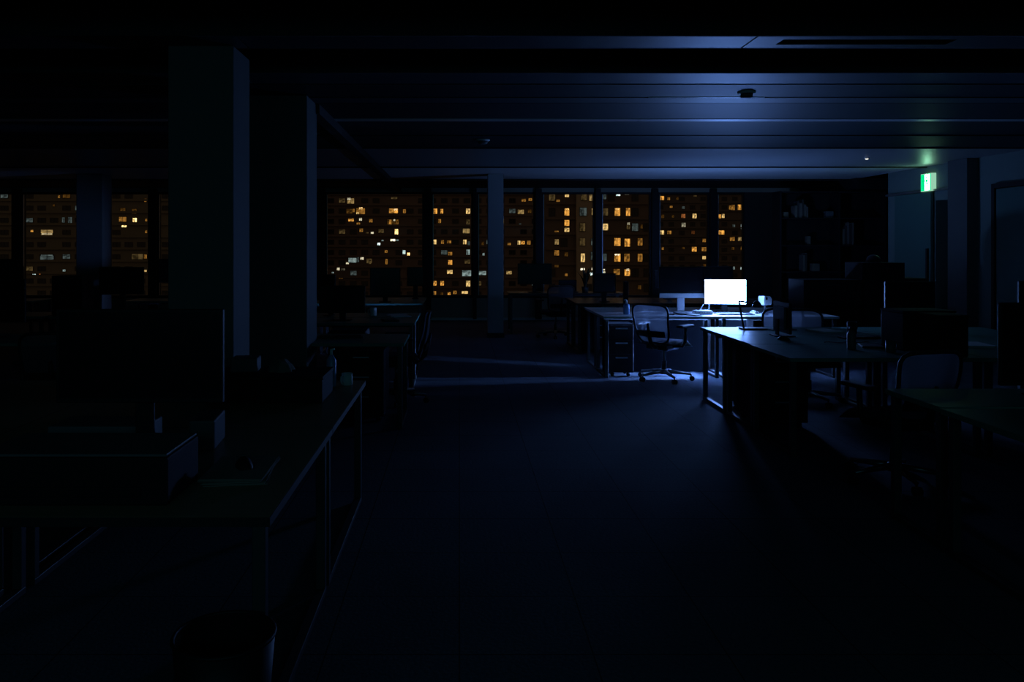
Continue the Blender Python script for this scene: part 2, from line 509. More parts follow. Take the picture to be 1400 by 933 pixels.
# exit sign on the right wall
sg = empty('exit_sign', (XR, 12.2, 2.50), 0, 'glowing green emergency exit sign on the right wall above the door', 'sign')
MB().box(-.075, -.001, -.14, .14, -.135, .135, .004).build('housing', M['exit_side'], sg)
MB().box(-.078, -.0755, -.13, .13, -.125, .125).build('green_panel', M['exit_green'], sg)
pw = MB(); pw.box(-.0805, -.0785, -.10, .025, -.118, .118)
pic = pw.build('white_doorway', M['exit_white'], sg)
fig = MB()
def limb(a, b, w):
    fig.tube([(-.0825, a[0], a[1]), (-.0825, b[0], b[1])], w, 6)
fig.lathe([(0, -.016), (.012, -.011), (.016, 0), (.012, .011), (0, .016)], 10, (-.0825, -.02, .072))
limb((-.022, .045), (-.038, -.01), .012); limb((-.022, .04), (.012, .02), .007); limb((.012, .02), (.03, .035), .007)
limb((-.022, .04), (-.058, .03), .007); limb((-.058, .03), (-.066, .0), .007)
limb((-.038, -.01), (-.012, -.04), .009); limb((-.012, -.04), (-.018, -.085), .009)
limb((-.038, -.01), (-.062, -.045), .009); limb((-.062, -.045), (-.085, -.06), .009)
fig.build('running_figure', M['exit_green'], sg)

# ------------------------------------------------------------------ furniture builders
def desk(label, x0, x1, y0, y1, top, group=None, z=.72, panel_at=None, panel_z=.02, legs=True, front_legs=True):
    """desk with loop frames at both ends; origin on the floor under its centre"""
    cx, cy = (x0 + x1) / 2, (y0 + y1) / 2
    hx, hy = (x1 - x0) / 2 - .002, (y1 - y0) / 2 - .003
    t = empty('desk', (cx, cy, 0), 0, label, 'desk', group)
    MB().box(-hx, hx, -hy, hy, z - .028, z, .003).build('tabletop', top, t)
    if top is M['wood_top']:
        eb = MB()
        eb.box(-hx, hx, -hy - .0015, -hy - .0001, z - .029, z - .0005); eb.box(hx + .0001, hx + .0015, -hy, hy, z - .029, z - .0005)
        eb.build('edge_shade', M['black'], t)  # black strips laid on the wood edges in place of shade
    for s in (-1, 1):
        xx = s * (hx - .04)
        for q in (-1, 1):
            MB().box(xx - .02, xx + .02, q * (hy - .05) - .02, q * (hy - .05) + .02, .035, z - .029, .003).build('leg', M['desk_frame'], t)
        MB().box(xx - .02, xx + .02, -hy + .03, hy - .03, .004, .034, .003).build('foot_rail', M['desk_frame'], t)
    MB().box(-hx + .062, hx - .062, -.02, .02, z - .07, z - .029).build('cross_beam', M['desk_frame'], t)
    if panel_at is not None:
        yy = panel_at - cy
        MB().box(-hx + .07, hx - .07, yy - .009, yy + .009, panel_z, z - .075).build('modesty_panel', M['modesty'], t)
    return t

def pedestal(label, x, y, w=.39, d=.56, h=.62, rz=0.0, handles=True, group=None):
    t = empty('drawer_pedestal', (x, y, 0), rz, label, 'cabinet', group)
    MB().box(-w / 2, w / 2, -d / 2, d / 2, .05, h, .004).build('body', M['cabinet'], t)
    zz = [.06, .27, .44, h - .01]
    for a, b in zip(zz, zz[1:]):
        f = MB().box(-w / 2 + .006, w / 2 - .006, -d / 2 - .018, -d / 2 - .001, a, b - .008, .003).build('drawer', M['cabinet'], t)
        MB().box(-.07, .07, -d / 2 - .034, -d / 2 - .019, b - .05, b - .036, .003).build('handle', M['steel'], f)
    for sx in (-1, 1):
        for sy in (-1, 1):
            MB().lathe([(0, 0.0), (.02, .005), (.025, .025), (.02, .045), (0, .049)], 10, (sx * (w / 2 - .05), sy * (d / 2 - .06), 0)).build('castor', M['plastic'], t)
    return t

def monitor(label, x, y, zdesk, w, h, zbot, yaw=0.0, lit=False, style='plain', group=None, back=False):
    """screen faces -y at yaw 0; zbot is the height of the lower edge"""
    t = empty('monitor', (x, y, zdesk), yaw, label, 'monitor', group)
    z0 = zbot - zdesk
    chin = .05 if style == 'chin' else 0.0
    bz = .010
    MB().box(-w / 2, w / 2, -.012, .012, z0, z0 + h, .003).build('housing', M['plastic'], t)
    MB().box(-w * .36, w * .36, .0125, .034, z0 + h * .14, z0 + h * .86, .008).build('back_cover', M['plastic'], t)
    MB().box(-w / 2 + bz, w / 2 - bz, -.0145, -.0125, z0 + chin + bz * 1.6, z0 + h - bz).build('screen', M['added_screen' if lit == 'far' else 'screen_on'] if lit else M['screen_off'], t)
    if chin:
        MB().box(-w / 2 + .002, w / 2 - .002, -.016, -.0125, z0 + .002, z0 + chin + .006, .001).build('chin', M['silver'], t)
    nm = M['silver'] if style == 'chin' else M['plastic']
    nw = .035 if style == 'plain' else .045
    if z0 > .03:
        MB().box(-nw, nw, .036, .052, .008, z0 + h * .45, .004).build('stand', nm, t)
        MB().box(-w * .2, w * .2, -.09, .09, .0005, .010, .004).build('base', nm, t)
    else:
        MB().box(-w * .2, w * .2, -.06, .09, .0005, .010, .004).build('base', nm, t)
    return t

def keyboard(label, x, y, z, rz=0.0, w=.42, m='grey'):
    t = empty('keyboard', (x, y, z), rz, label, 'keyboard')
    MB().box(-w / 2, w / 2, -.065, .065, .0005, .014, .003).build('case', M[m], t)
    k = MB()
    for r in range(5):
        for c in range(15):
            px = -w / 2 + .016 + c * (w - .03) / 15
            k.box(px, px + (w - .03) / 15 - .004, -.055 + r * .022, -.055 + r * .022 + .018, .0145, .019)
    tag(k.build('keys', M['plastic'], t), kind='stuff')
    return t

def mouse(label, x, y, z, rz=0.0, m='plastic'):
    t = empty('mouse', (x, y, z), rz, label, 'mouse')
    b = MB()
    b.grid(lambda u, v: Vector(((v - .5) * .06 * math.sqrt(max(0, 1 - (2 * u - 1) ** 2) * .6 + .4), (u - .5) * .11, .001 + .034 * math.sin(PI * min(1, max(0, u))) ** .6 * math.sin(PI * v) ** .5)), 10, 8)
    b.build('shell', M[m], t)
    MB().box(-.004, .004, .018, .034, .026, .036).build('wheel', M['grey'], t)
    return t

def mug(label, x, y, z, m='white', r=.04, h=.095):
    t = empty('mug', (x, y, z), random.random() * 6, label, 'mug')
    MB().lathe([(0, .0005), (r * .85, .0005), (r, .006), (r, h), (r * .9, h), (r * .88, .01), (0, .008)], 20).build('cup', M[m], t)
    MB().tube([(r * .97, 0, h * .8), (r * 1.5, 0, h * .75), (r * 1.6, 0, h * .45), (r * 1.3, 0, h * .22), (r * .97, 0, h * .2)], .006, 6).build('handle', M[m], t)
    return t

def box_thing(name, label, cat, x, y, z, w, d, h, m, rz=0.0, lid=False, group=None):
    t = empty(name, (x, y, z), rz, label, cat, group)
    MB().box(-w / 2, w / 2, -d / 2, d / 2, .0005, h, min(.008, h * .2)).build('body', M[m], t)
    if lid:
        MB().box(-w / 2 - .004, w / 2 + .004, -d / 2 - .004, d / 2 + .004, h + .0005, h + .018, .003).build('lid', M[m], t)
    return t

def papers(label, x, y, z, rz=0.0, n=5, w=.21, d=.297, m='paper'):
    t = empty('paper_stack', (x, y, z), rz, label, 'papers')
    b = MB()
    for i in range(n):
        a = Matrix.Rotation(random.uniform(-.12, .12), 4, 'Z')
        b.box(-w / 2, w / 2, -d / 2, d / 2, .0005 + i * .004, .0035 + i * .004, 0, a)
    b.build('sheets', M[m], t)
    return t

def cabinet(label, x0, x1, y0, y1, h, rows_, group=None):
    cx, cy = (x0 + x1) / 2, (y0 + y1) / 2
    w, d = x1 - x0, y1 - y0
    t = empty('filing_cabinet', (cx, cy, 0), 0, label, 'cabinet', group)
    MB().box(-w / 2 + .002, w / 2 - .002, -d / 2, d / 2, .001, h, .004).build('body', M['cabinet'], t)
    for r in range(rows_):
        a = .04 + r * (h - .06) / rows_; b = a + (h - .06) / rows_ - .01
        f = MB().box(-w / 2 + .012, w / 2 - .012, -d / 2 - .018, -d / 2 - .001, a, b, .003).build('drawer', M['cabinet'], t)
        MB().box(-.08, .08, -d / 2 - .032, -d / 2 - .019, b - .05, b - .036, .003).build('handle', M['black'], f)
    return t

# --- mesh task chair, sitter facing +y --------------------------------
def make_chair():
    t = empty('office_chair', (0, 0, 0))
    sz = .43
    # seat cushion
    def seat(u, v, top):
        x = (u - .5) * .47; y = -.22 + v * .45
        e = (1 - abs(2 * u - 1) ** 6) * (1 - abs(2 * v - 1) ** 6)
        fall = -.05 * max(0, (v - .75) / .25) ** 2 - .012 * (1 - abs(2 * u - 1) ** 2)
        return Vector((x * (1 - .10 * max(0, .4 - v)), y, sz + fall + (.045 * e ** .4 if top else -.01 * e ** .4)))
    b = MB(); b.grid(lambda u, v: seat(u, v, True), 14, 14); b.grid(lambda u, v: seat(u, v, False), 14, 14)
    bmesh.ops.remove_doubles(b.bm, verts=b.bm.verts, dist=.0005)
    b.build('seat', M['fabric'], t)
    MB().box(-.14, .14, -.16, .10, sz - .075, sz - .012, .015).build('seat_mechanism', M['chair_plastic'], t)
    # back
    def bp(u, v):     # u across -1..1, v up 0..1
        w = .195 + .045 * v - .02 * max(0, v - .8) * 5 * 0
        z = .445 + .435 * v
        y = -.235 - .10 * v - .05 * math.sin(PI * v) * .6 + .045 * u * u
        return Vector((u * w, y, z))
    fr = []
    N = 12
    def rr(u, v):      # superellipse outline
        return bp(u, v)
    for i in range(48):
        a = 2 * PI * i / 48
        cu, sv = math.cos(a), math.sin(a)
        k = (abs(cu) ** 5 + abs(sv) ** 5) ** (-1 / 5)
        fr.append(rr(cu * k, .5 + .5 * sv * k))
    MB().tube(fr, .013, 8, True).build('back_frame', M['chair_plastic'], t)
    mb = MB()
    def mf(u, v):
        a, c = 2 * u - 1, 2 * v - 1
        # squeeze the square to the rounded outline
        s = max(abs(a), abs(c), 1e-6); n5 = (abs(a) ** 5 + abs(c) ** 5) ** (1 / 5)
        q = s / n5 if n5 > 1e-6 else 1
        return bp(a * q * .985, .5 + .5 * c * q * .985)
    mb.grid(mf, 14, 16)
    mb.build('back_mesh', M['mesh'], t)
    lb = MB()
    lb.grid(lambda u, v: bp((2 * u - 1) * .86, .16 + .16 * v) + Vector((0, -.022, 0)), 10, 4)
    lb.grid(lambda u, v: bp((2 * u - 1) * .86, .16 + .16 * v) + Vector((0, -.034, 0)), 10, 4)
    lb.build('lumbar_support', M['chair_plastic'], t)
    MB().tube([(0, -.05, sz - .05), (0, -.20, sz - .04), (0, -.28, sz + .02), (0, -.315, sz + .14), (0, -.34, sz + .24)], [.028, .026, .024, .022, .012], 8).build('back_spine', M['chair_plastic'], t)
    for s in (-1, 1):
        arm = MB().tube([(s * .13, -.03, sz - .03), (s * .26, -.03, sz - .02), (s * .285, -.03, sz + .03), (s * .285, -.02, sz + .19)], .018, 8).build('arm_post', M['chair_plastic'], t)
        MB().box(s * .285 - .042, s * .285 + .042, -.15, .11, sz + .192, sz + .222, .012).build('armrest', M['chair_plastic'], arm)
    MB().tube([(0, 0, .075), (0, 0, .22)], .028, 12).build('gas_lift', M['chair_plastic'], t)
    MB().tube([(0, 0, .22), (0, 0, sz - .07)], .016, 12).build('lift_rod', M['chrome'], t)
    base = MB().lathe([(0, .066), (.045, .07), (.05, .09), (.04, .12), (.028, .125), (0, .126)], 16).build('star_base', M['chrome'], t)
    for k in range(5):
        a = PI / 2 + 2 * PI * k / 5 + .3
        dx, dy = math.cos(a), math.sin(a)
        MB().tube([(dx * .04, dy * .04, .10), (dx * .18, dy * .18, .088), (dx * .30, dy * .30, .074)], [.024, .018, .013], 8).build('spoke', M['chrome'], base)
        cs = MB()
        px, py = dx * .30, dy * .30
        for s in (-1, 1):
            c = Vector((px + dx * .008, py + dy * .008, .028)); nrm = Vector((-dy, dx, 0))
            cs.tube([c + nrm * (s * .006), c + nrm * (s * .024)], .0275, 12)
        cs.tube([(px, py, .04), (px, py, .072)], .008, 6)
        cs.build('castor', M['plastic'], t)
    return t

chair0 = make_chair()
chair_used = [False]
def chair(label, x, y, rz, group=None):
    o = chair0 if not chair_used[0] else copy_tree(chair0)
    chair_used[0] = True
    o.location = (x, y, 0); o.rotation_euler = (0, 0, rz)
    o['label'] = label; o['category'] = 'chair'
    if group: o['group'] = group
    return o

Z = .72
# ------------------------------------------------------------------ the lit workstation
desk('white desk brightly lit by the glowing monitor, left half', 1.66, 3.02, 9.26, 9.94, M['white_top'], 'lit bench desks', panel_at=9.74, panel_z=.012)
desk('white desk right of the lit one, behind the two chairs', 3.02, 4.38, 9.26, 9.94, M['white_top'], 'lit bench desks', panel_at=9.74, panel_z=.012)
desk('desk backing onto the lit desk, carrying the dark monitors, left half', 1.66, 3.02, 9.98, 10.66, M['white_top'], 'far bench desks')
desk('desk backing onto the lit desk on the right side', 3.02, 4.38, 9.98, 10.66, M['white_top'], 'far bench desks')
pedestal('black drawer pedestal under the left end of the lit desk', 1.895, 9.57, w=.29, d=.30)
monitor('bright white glowing monitor on the lit desk', 3.247, 9.83, Z, .50, .318, .812, -.16, True, 'plain')
monitor('large switched off screen with silver chin and stand beside the glowing monitor', 2.742, 9.92, Z, .565, .385, .893, .03, False, 'chin')
monitor('dark monitor turned away to the windows behind the glowing one', 3.32, 10.42, Z, .46, .27, 1.0, PI + .1)
fl = empty('laptop', (3.95, 11.95, Z), PI + .1, 'added unseen lit laptop opened almost flat on the dark desk behind the glowing monitor', 'laptop')  # added out of sight; its screen brightens the far ceiling
MB().box(-.16, .16, -.20, .02, .0005, .016, .003).build('keyboard_deck', M['plastic'], fl)
lid = MB().box(-.16, .16, -.006, .006, 0, .215, .002).build('lid', M['plastic'], fl, (0, .03, .017))
lid.rotation_euler = (-1.36, 0, 0)
MB().box(-.15, .15, -.0085, -.0065, .01, .205).build('screen', M['added_screen'], lid)
chair('mesh office chair standing at the left of the glowing monitor', 2.34, 9.20, -.80)
keyboard('slim keyboard in front of the glowing monitor', 3.26, 9.50, Z, 0, .42, 'white')
mouse('computer mouse right of the keyboard on the lit desk', 3.60, 9.47, Z, .1)
# bottle with pump
bt = empty('pump_bottle', (1.985, 9.56, Z), 0, 'pale blue pump bottle on the left end of the lit desk', 'bottle')
MB().lathe([(0, .0005), (.034, .0005), (.038, .006), (.038, .105), (.030, .122), (.014, .128), (0, .129)], 20).build('bottle_body', M['bluebottle'], bt)
MB().tube([(0, 0, .129), (0, 0, .15), (0, 0, .168), (-.006, -.002, .175), (-.030, -.006, .170)], [.014, .012, .008, .008, .006], 10).build('pump_head', M['white'], bt)
# router with two antennas
rt = empty('router', (2.90, 9.60, Z), .03, 'white router with two antennas on the lit desk', 'router')
MB().box(-.105, .105, -.07, .07, .0005, .045, .008).build('case', M['white'], rt)
MB().tube([(-.02, .045, .047), (.0, .05, .07), (.032, .055, .115)], [.007, .007, .006], 8).build('antenna', M['white'], rt)
MB().tube([(.085, .045, .047), (.095, .05, .065), (.098, .055, .115)], [.007, .007, .006], 8).build('antenna', M['white'], rt)
for k in range(4):
    MB().box(-.06 + k * .03, -.052 + k * .03, -.0715, -.0702, .02, .026).build('port', M['plastic'], rt)
box_thing('notebook', 'blue grey notebook lying left of the router', 'book', 2.66, 9.56, Z, .15, .20, .018, 'grey', .3)
box_thing('phone', 'dark phone lying beside the notebook on the lit desk', 'phone', 2.52, 9.53, Z, .075, .15, .009, 'plastic', -.4)
papers('loose white papers between notebook and router on the lit desk', 2.745, 9.42, Z, .6, 3, .1, .14)
box_thing('tape_dispenser', 'small white dispenser behind the chair back on the lit desk', 'dispenser', 2.40, 9.62, Z, .05, .09, .03, 'white', .2)
cb = MB(); pts = []
for i in range(40):
    pts.append((3.0 + .011 * i + .01 * math.sin(i * .9), 9.68 + .02 * math.sin(i * .7), Z + .006 + .004 * abs(math.sin(i * .5))))
cb.tube(pts, .004, 6)
tag(cb.build('cable', M['grey']), 'grey cable lying on the lit desk between router and keyboard', 'cable')
# speaker, crumpled tissue
sp = empty('desk_speaker', (3.70, 9.74, Z), .5, 'white rounded desk speaker on a stand right of the glowing monitor', 'speaker')
MB().box(-.05, .05, -.05, .05, .0005, .012, .004).build('foot', M['grey'], sp)
MB().tube([(0, 0, .012), (0, 0, .10)], .012, 10).build('stem', M['grey'], sp)
MB().prism([(-.065, .10), (.065, .10), (.065, .17), (.045, .205), (-.065, .21)], -.05, .05, None, .008).build('shell', M['white'], sp)
MB().tube([(-.03, -.052, .18), (-.03, -.0505, .18)], .018, 14).build('cone', M['plastic'], sp)
ts = MB()
ts.grid(lambda u, v: Vector(((u - .5) * .08 + .012 * math.sin(9 * v), (v - .5) * .08 + .01 * math.sin(11 * u), .002 + .03 * (math.sin(PI * u) * math.sin(PI * v)) ** .6 + .012 * math.sin(17 * u + 5 * v) ** 2 * math.sin(PI * u) * math.sin(PI * v))), 14, 14)
tag(ts.build('tissue', M['paper'], None, (3.545, 9.68, Z + .001)), 'crumpled white tissue right of the glowing monitor', 'tissue')
wl = empty('added_floor_light', (3.84, 9.455, 0), 0, 'small blue white light added out of sight on the floor under the desk', 'lamp')  # unseen source added to throw a bright band across the floor
MB().box(-.05, .05, -.09, .09, .10, .36, .010).build('housing', M['plastic'], wl)
MB().box(-.0535, -.0505, -.05, .05, .12, .34).build('light_face', M['added_floor_light'], wl)
MB().tube([(.0, -.105, .24), (.0, -.105, .03), (-.10, -.105, .014), (.10, -.105, .014)], .012, 8).tube([(.0, .105, .24), (.0, .105, .03), (-.10, .105, .014), (.10, .105, .014)], .012, 8).build('stand', M['desk_frame'], wl)
pedestal('added unseen black pedestal blocking the floor light right of the glowing monitor', 3.57, 9.25, w=.46, d=.22, h=.687)  # added to cut off the floor light towards the viewer
chair('mesh office chair in front of the desk right of the glowing monitor', 3.34, 8.70, .15)

# ------------------------------------------------------------------ right middle desks (three rows deep)
desk('pale desk nearest the lit workstation in the right block, left end', 2.40, 3.80, 7.335, 8.04, M['grey_top'])
desk('pale desk in the middle row of the right block, left end', 2.40, 3.80, 6.625, 7.33, M['grey_top'])
desk('pale desk in the front row of the right block, left end', 2.38, 3.80, 5.79, 6.62, M['grey_top'])
desk('desk in the rear row of the right block, right end', 3.80, 5.20, 7.335, 8.04, M['grey_top'])
desk('desk in the middle row of the right block, right end', 3.80, 5.20, 6.625, 7.33, M['grey_top'])
desk('desk in the front row of the right block, right end', 3.80, 5.20, 5.79, 6.62, M['grey_top'])
pedestal('black drawer pedestal at the left end of the right desk block', 2.70, 6.98, w=.42, d=.52)
pedestal('black drawer pedestal under the rear desk of the right block', 2.78, 7.62, w=.36, d=.30, h=.645)
chair('mesh office chair tucked behind the right desk block, seen under the desk', 3.42, 8.0 - .12, PI - .1)
# desk lamp with angled arm
lp = empty('desk_lamp', (2.86, 7.84, Z), 0, 'dark desk lamp with sharply bent arm on the pale right desk', 'lamp')
MB().box(-.12, .12, -.07, .07, .0005, .014, .005).build('lamp_base', M['black'], lp)
MB().tube([(-.09, 0, .014), (-.115, 0, .15), (-.135, 0, .275)], .010, 8).build('lower_arm', M['desk_frame'], lp)
MB().tube([(-.135, 0, .275), (-.06, -.01, .262), (.0, -.02, .25)], .009, 8).build('upper_arm', M['desk_frame'], lp)
MB().lathe([(0, .03), (.02, .03), (.032, .015), (.05, -.03), (.046, -.03), (.028, .012), (0, .02)], 16, (.03, -.025, .245)).build('lamp_shade', M['desk_frame'], lp)
box_thing('tablet', 'dark tablet lying beside the bent desk lamp', 'tablet', 3.12, 7.80, Z, .24, .17, .009, 'plastic', .05)
mo = monitor('monitor seen almost edge on with its back toward the lit desk', 2.91, 7.25, Z, .44, .27, .755, 1.50, False, 'plain')
[c for c in mo.children if c.name.startswith('back_cover')][0].data.materials[0] = M['desk_frame']
keyboard('dark keyboard on the middle desk of the right block', 3.55, 7.05, Z, .05, .42, 'plastic')
mug('dark mug standing among the clutter on the right desks', 3.62, 7.42, Z, 'plastic', .042, .11)
papers('flat papers on the rear desk of the right block', 3.45, 7.60, Z, .2, 4)
mouse('black mouse near the left edge of the right middle desk', 2.80, 6.95, Z, .6)
box_thing('notebook', 'closed dark notebook on the front desk of the right block', 'book', 3.30, 6.45, Z, .16, .22, .016, 'binder', -.3)
cbm = MB(); cbm.tube([(3.05 + .02 * i, 6.72 + .03 * math.sin(i * .8), Z + .005) for i in range(20)], .004, 6)
tag(cbm.build('cable', M['grey']), 'thin cable curling over the right middle desk', 'cable')
box_thing('storage_box', 'black upright storage box at the front edge of the right desks', 'box', 3.60, 5.99, Z, .22, .26, .285, 'cabinet', .0, True)
box_thing('storage_box', 'wider dark storage box behind the upright one on the right desks', 'box', 3.62, 6.36, Z, .42, .30, .29, 'cabinet', .06, True)
mug('small pen pot left of the dark boxes on the right desks', 3.28, 6.12, Z, 'grey', .036, .09)
papers('paper pile right of the black boxes, touched by the exit light', 4.15, 6.5, Z, -.2, 5)
monitor('dark monitor on the right end of the rear right desk', 4.32, 7.72, Z, .48, .33, .86, .0)
chair('office chair in the aisle right of the right desk block', 5.75, 7.7, -PI / 2 + .3)

# near right desks
desk('dark desk in the right foreground, far row', 2.40, 3.80, 4.02, 4.55, M['grey_top'])
desk('dark desk in the right foreground, near row', 2.38, 3.80, 2.50, 3.985, M['grey_top'])
desk('desk at the far right of the foreground, far row', 3.80, 5.20, 4.02, 4.55, M['grey_top'])
desk('desk at the far right of the foreground, near row', 3.80, 5.20, 2.50, 3.985, M['grey_top'])
monitor('black monitor at the right edge of the foreground', 3.17, 4.28, Z, .60, .44, .785, 0)
monitor('taller black monitor behind the right edge monitor', 4.52, 6.15, Z, .50, .36, .90, .0)
chair('office chair between the two right desk blocks', 2.82, 5.22, .25)
pedestal('black drawer pedestal under the right foreground desk', 2.86, 3.3, w=.42, d=.56)
bt2 = empty('water_bottle', (3.07, 6.30, Z), 0, 'small dark water bottle on the right front desk', 'bottle')
MB().lathe([(0, .0005), (.03, .0005), (.033, .01), (.033, .12), (.016, .15), (0, .151)], 16).build('bottle_body', M['grey'], bt2)
MB().lathe([(.018, .151), (.018, .175), (0, .176)], 12).build('cap', M['plastic'], bt2)

# ------------------------------------------------------------------ cabinets along the right
cabinet('low black cabinet right of the lit desk, leftmost of its row', 4.62, 5.40, 10.8, 11.3, 1.08, 3)
cabinet('tall black cabinet with a dark round helmet on top', 5.41, 5.98, 10.8, 11.3, 1.31, 4)
cabinet('low black cabinet under the exit sign, right end of its row', 5.99, 6.28, 10.8, 11.3, 1.10, 3)
hm = empty('helmet', (5.66, 11.0, 1.3105), 0, 'dark rounded helmet lying on the tall black cabinet', 'helmet')
MB().lathe([(.095, .0), (.095, .02), (.088, .05), (.068, .085), (.035, .103), (0, .108)], 20).build('shell', M['plastic'], hm)
MB().lathe([(.11, .001), (.11, .008), (.096, .012)], 20).build('brim', M['plastic'], hm)

# bookcase ------------------------------------------------------
bk = empty('bookcase', (6.80, 14.82, 0), 0, 'tall black bookcase in the dark corner right of the windows', 'bookcase')
BW, BH = .95, 2.54
for x in (-BW, 0.12, BW):
    MB().box(x - .015, x + .015, -.18, .18, .002, BH).build('side_panel', M['cabinet'], bk)
MB().box(-BW, BW, .182, .20, .002, BH).build('back_panel', M['cabinet'], bk)
for z in (.08, .56, 1.05, 1.53, 2.03, BH - .03):
    MB().box(-BW + .016, .104, -.18, .18, z, z + .025).build('shelf', M['cabinet'], bk)
    MB().box(.136, BW - .016, -.18, .18, z, z + .025).build('shelf', M['cabinet'], bk)
def books(x0, z, specs, group, where, y=14.70):
    x = x0
    order = ['leftmost', 'second', 'third', 'fourth', 'fifth', 'rightmost']
    n = len(specs)
    for i, (w, h, m) in enumerate(specs):
        tone = 'pale' if m == 'binder_pale' else 'dark'
        size = 'tall' if h > .31 else 'short' if h < .25 else 'upright'
        pos = 'leftmost' if i == 0 else 'rightmost' if i == n - 1 else order[i] + ' from the left'
        o = empty('book', (x + w / 2, y + .09, z), 0, '%s %s book, %s %s' % (size, tone, pos, where), 'book', group)
        MB().box(-w / 2 + .001, w / 2 - .001, -.09, .09, .0005, h, .002).build('cover', M[m], o)
        MB().box(-w / 2 + .003, w / 2 - .003, -.085, .0905, h + .0002, h + .001).build('page_block', M['paper'], o)
        x += w
books(6.13, 2.0555, [(.045, .22, 'binder_pale'), (.04, .30, 'binder'), (.05, .27, 'binder_pale'), (.035, .33, 'binder'), (.04, .24, 'binder_pale'), (.035, .20, 'binder_pale')], 'books on the top shelf', 'on the top bookcase shelf')
books(7.00, 1.5555, [(.04, .30, 'binder_pale'), (.045, .36, 'binder'), (.04, .42, 'binder_pale'), (.05, .40, 'binder'), (.035, .41, 'binder_pale')], 'books on the right middle shelf', 'in the right middle row of the bookcase')
books(6.28, 1.0755, [(.035, .30, 'binder_pale'), (.04, .33, 'binder')], 'books on the lower shelf', 'of the pair on the lower bookcase shelf')
box_thing('storage_box', 'pale small box at the left end of the top bookcase shelf', 'box', 5.98, 14.78, 2.0555, .09, .12, .11, 'binder_pale')
box_thing('storage_box', 'grey small box at the right of the top bookcase shelf', 'box', 6.78, 14.78, 2.0555, .14, .12, .12, 'grey')
box_thing('carton', 'pale upright carton on the middle left bookcase shelf', 'box', 6.40, 14.78, 1.5555, .07, .10, .16, 'binder_pale')
box_thing('carton', 'squat carton on the lower left bookcase shelf', 'box', 6.52, 14.78, 1.0755, .14, .14, .14, 'binder_pale')

# ------------------------------------------------------------------ desks by the windows (right of slim column)
desk('dark desk in front of the windows behind the lit workstation, left end', 1.67, 3.07, 11.43, 12.07, M['dark_top'])
desk('dark desk in front of the windows behind the lit workstation, right end', 3.07, 4.47, 11.43, 12.07, M['dark_top'])
desk('second row desk behind the dark desk by the windows, left end', 1.67, 3.07, 12.09, 12.73, M['dark_top'])
desk('second row desk behind the dark desk by the windows, right end', 3.07, 4.47, 12.09, 12.73, M['dark_top'])
monitor('small dark monitor by the windows behind the blue bottle', 2.12, 11.75, Z, .325, .29, .85, 0)
box_thing('upright_speaker', 'thin tall black speaker right of the small dark monitor', 'speaker', 2.43, 11.75, Z, .065, .08, .30, 'plastic')
monitor('dark monitor behind the silver chin screen by the windows', 3.25, 12.4, Z, .50, .30, .87, 0)
pedestal('black pedestal under the dark desk by the windows', 2.0, 11.8, w=.40, d=.50)
desk('narrow desk along the windows right of the slim column', .86, 2.90, 13.95, 14.6, M['dark_top'])
monitor('wide dark monitor on the narrow window desk', 1.33, 14.2, Z, .60, .37, .86, 0)
lt = empty('laptop', (1.93, 14.25, Z), 0, 'open dark laptop beside the wide monitor on the window desk', 'laptop')
MB().box(-.16, .16, -.12, .10, .0005, .016, .003).build('keyboard_deck', M['plastic'], lt)
MB().box(-.16, .16, .085, .097, .017, .215, .003).build('lid', M['plastic'], lt)
MB().box(-.15, .15, .0835, .0845, .028, .205).build('screen', M['screen_off'], lt)
chair('dark office chair under the narrow window desk', 1.62, 14.0 - .45, .2)
def plant(label, x, y, z, h, n, seed):
    rnd = random.Random(seed)
    t = empty('potted_plant', (x, y, z), 0, label, 'plant')
    MB().lathe([(0, .0005), (.05, .0005), (.065, .10), (.058, .10), (.05, .085), (0, .085)], 16).build('pot', M['pot'], t)
    for k in range(n):
        a = rnd.random() * 6.283; lean = rnd.uniform(.15, .55); L = h * rnd.uniform(.6, 1)
        w = .022
        def leaf(u, v, a=a, lean=lean, L=L):
            r = .02 + L * lean * u * u + 0; zz = .086 + L * u * (1 - .35 * lean * u)
            s = (v - .5) * 2 * w * math.sin(PI * min(1, u * .92 + .06))
            return Vector((r * math.cos(a) - s * math.sin(a), r * math.sin(a) + s * math.cos(a), zz))
        MB().grid(leaf, 6, 2).build('leaf', M['leaf'], t)
plant('dark spiky plant in a pot at the end of the window desk', 2.22, 14.2, Z, .42, 14, 3)

# ------------------------------------------------------------------ left middle desks
desk('desk with a worn edge left of the aisle, front row', -1.85, -.455, 6.98 - .3, 7.42, M['grey_top'])
desk('desk left of the aisle in the second row', -1.85, -.47, 8.45, 9.10, M['grey_top'])
desk('desk left of the aisle in the third row', -1.85, -.47, 9.12, 9.80, M['grey_top'])
desk('desk left of the front row desk', -3.25, -1.85, 7.0, 7.7, M['grey_top'])
desk('desk left in the second row beyond the columns', -3.25, -1.85, 8.45, 9.10, M['grey_top'])
desk('desk left in the third row beyond the columns', -3.25, -1.85, 9.12, 9.80, M['grey_top'])
desk('far desk left of the aisle near the windows', -1.92, -.52, 11.4, 12.1, M['grey_top'])
desk('farthest desk left of the aisle by the windows', -1.92, -.52, 12.12, 12.8, M['grey_top'])
desk('far left desk by the windows beyond the columns', -3.32, -1.92, 11.4, 12.1, M['grey_top'])
chair('black office chair at the aisle end of the left desks', -.62, 7.93, PI / 2 + .1)
monitor('dark monitor in the middle of the left windows', -1.08, 11.72, Z, .44, .42, .80, .05)
monitor('small square dark monitor nearest the window post', -.68, 12.45, Z, .255, .29, .92, 0)
monitor('narrow dark monitor beside the second column', -1.52, 9.4, Z, .16, .34, .86, -.3)
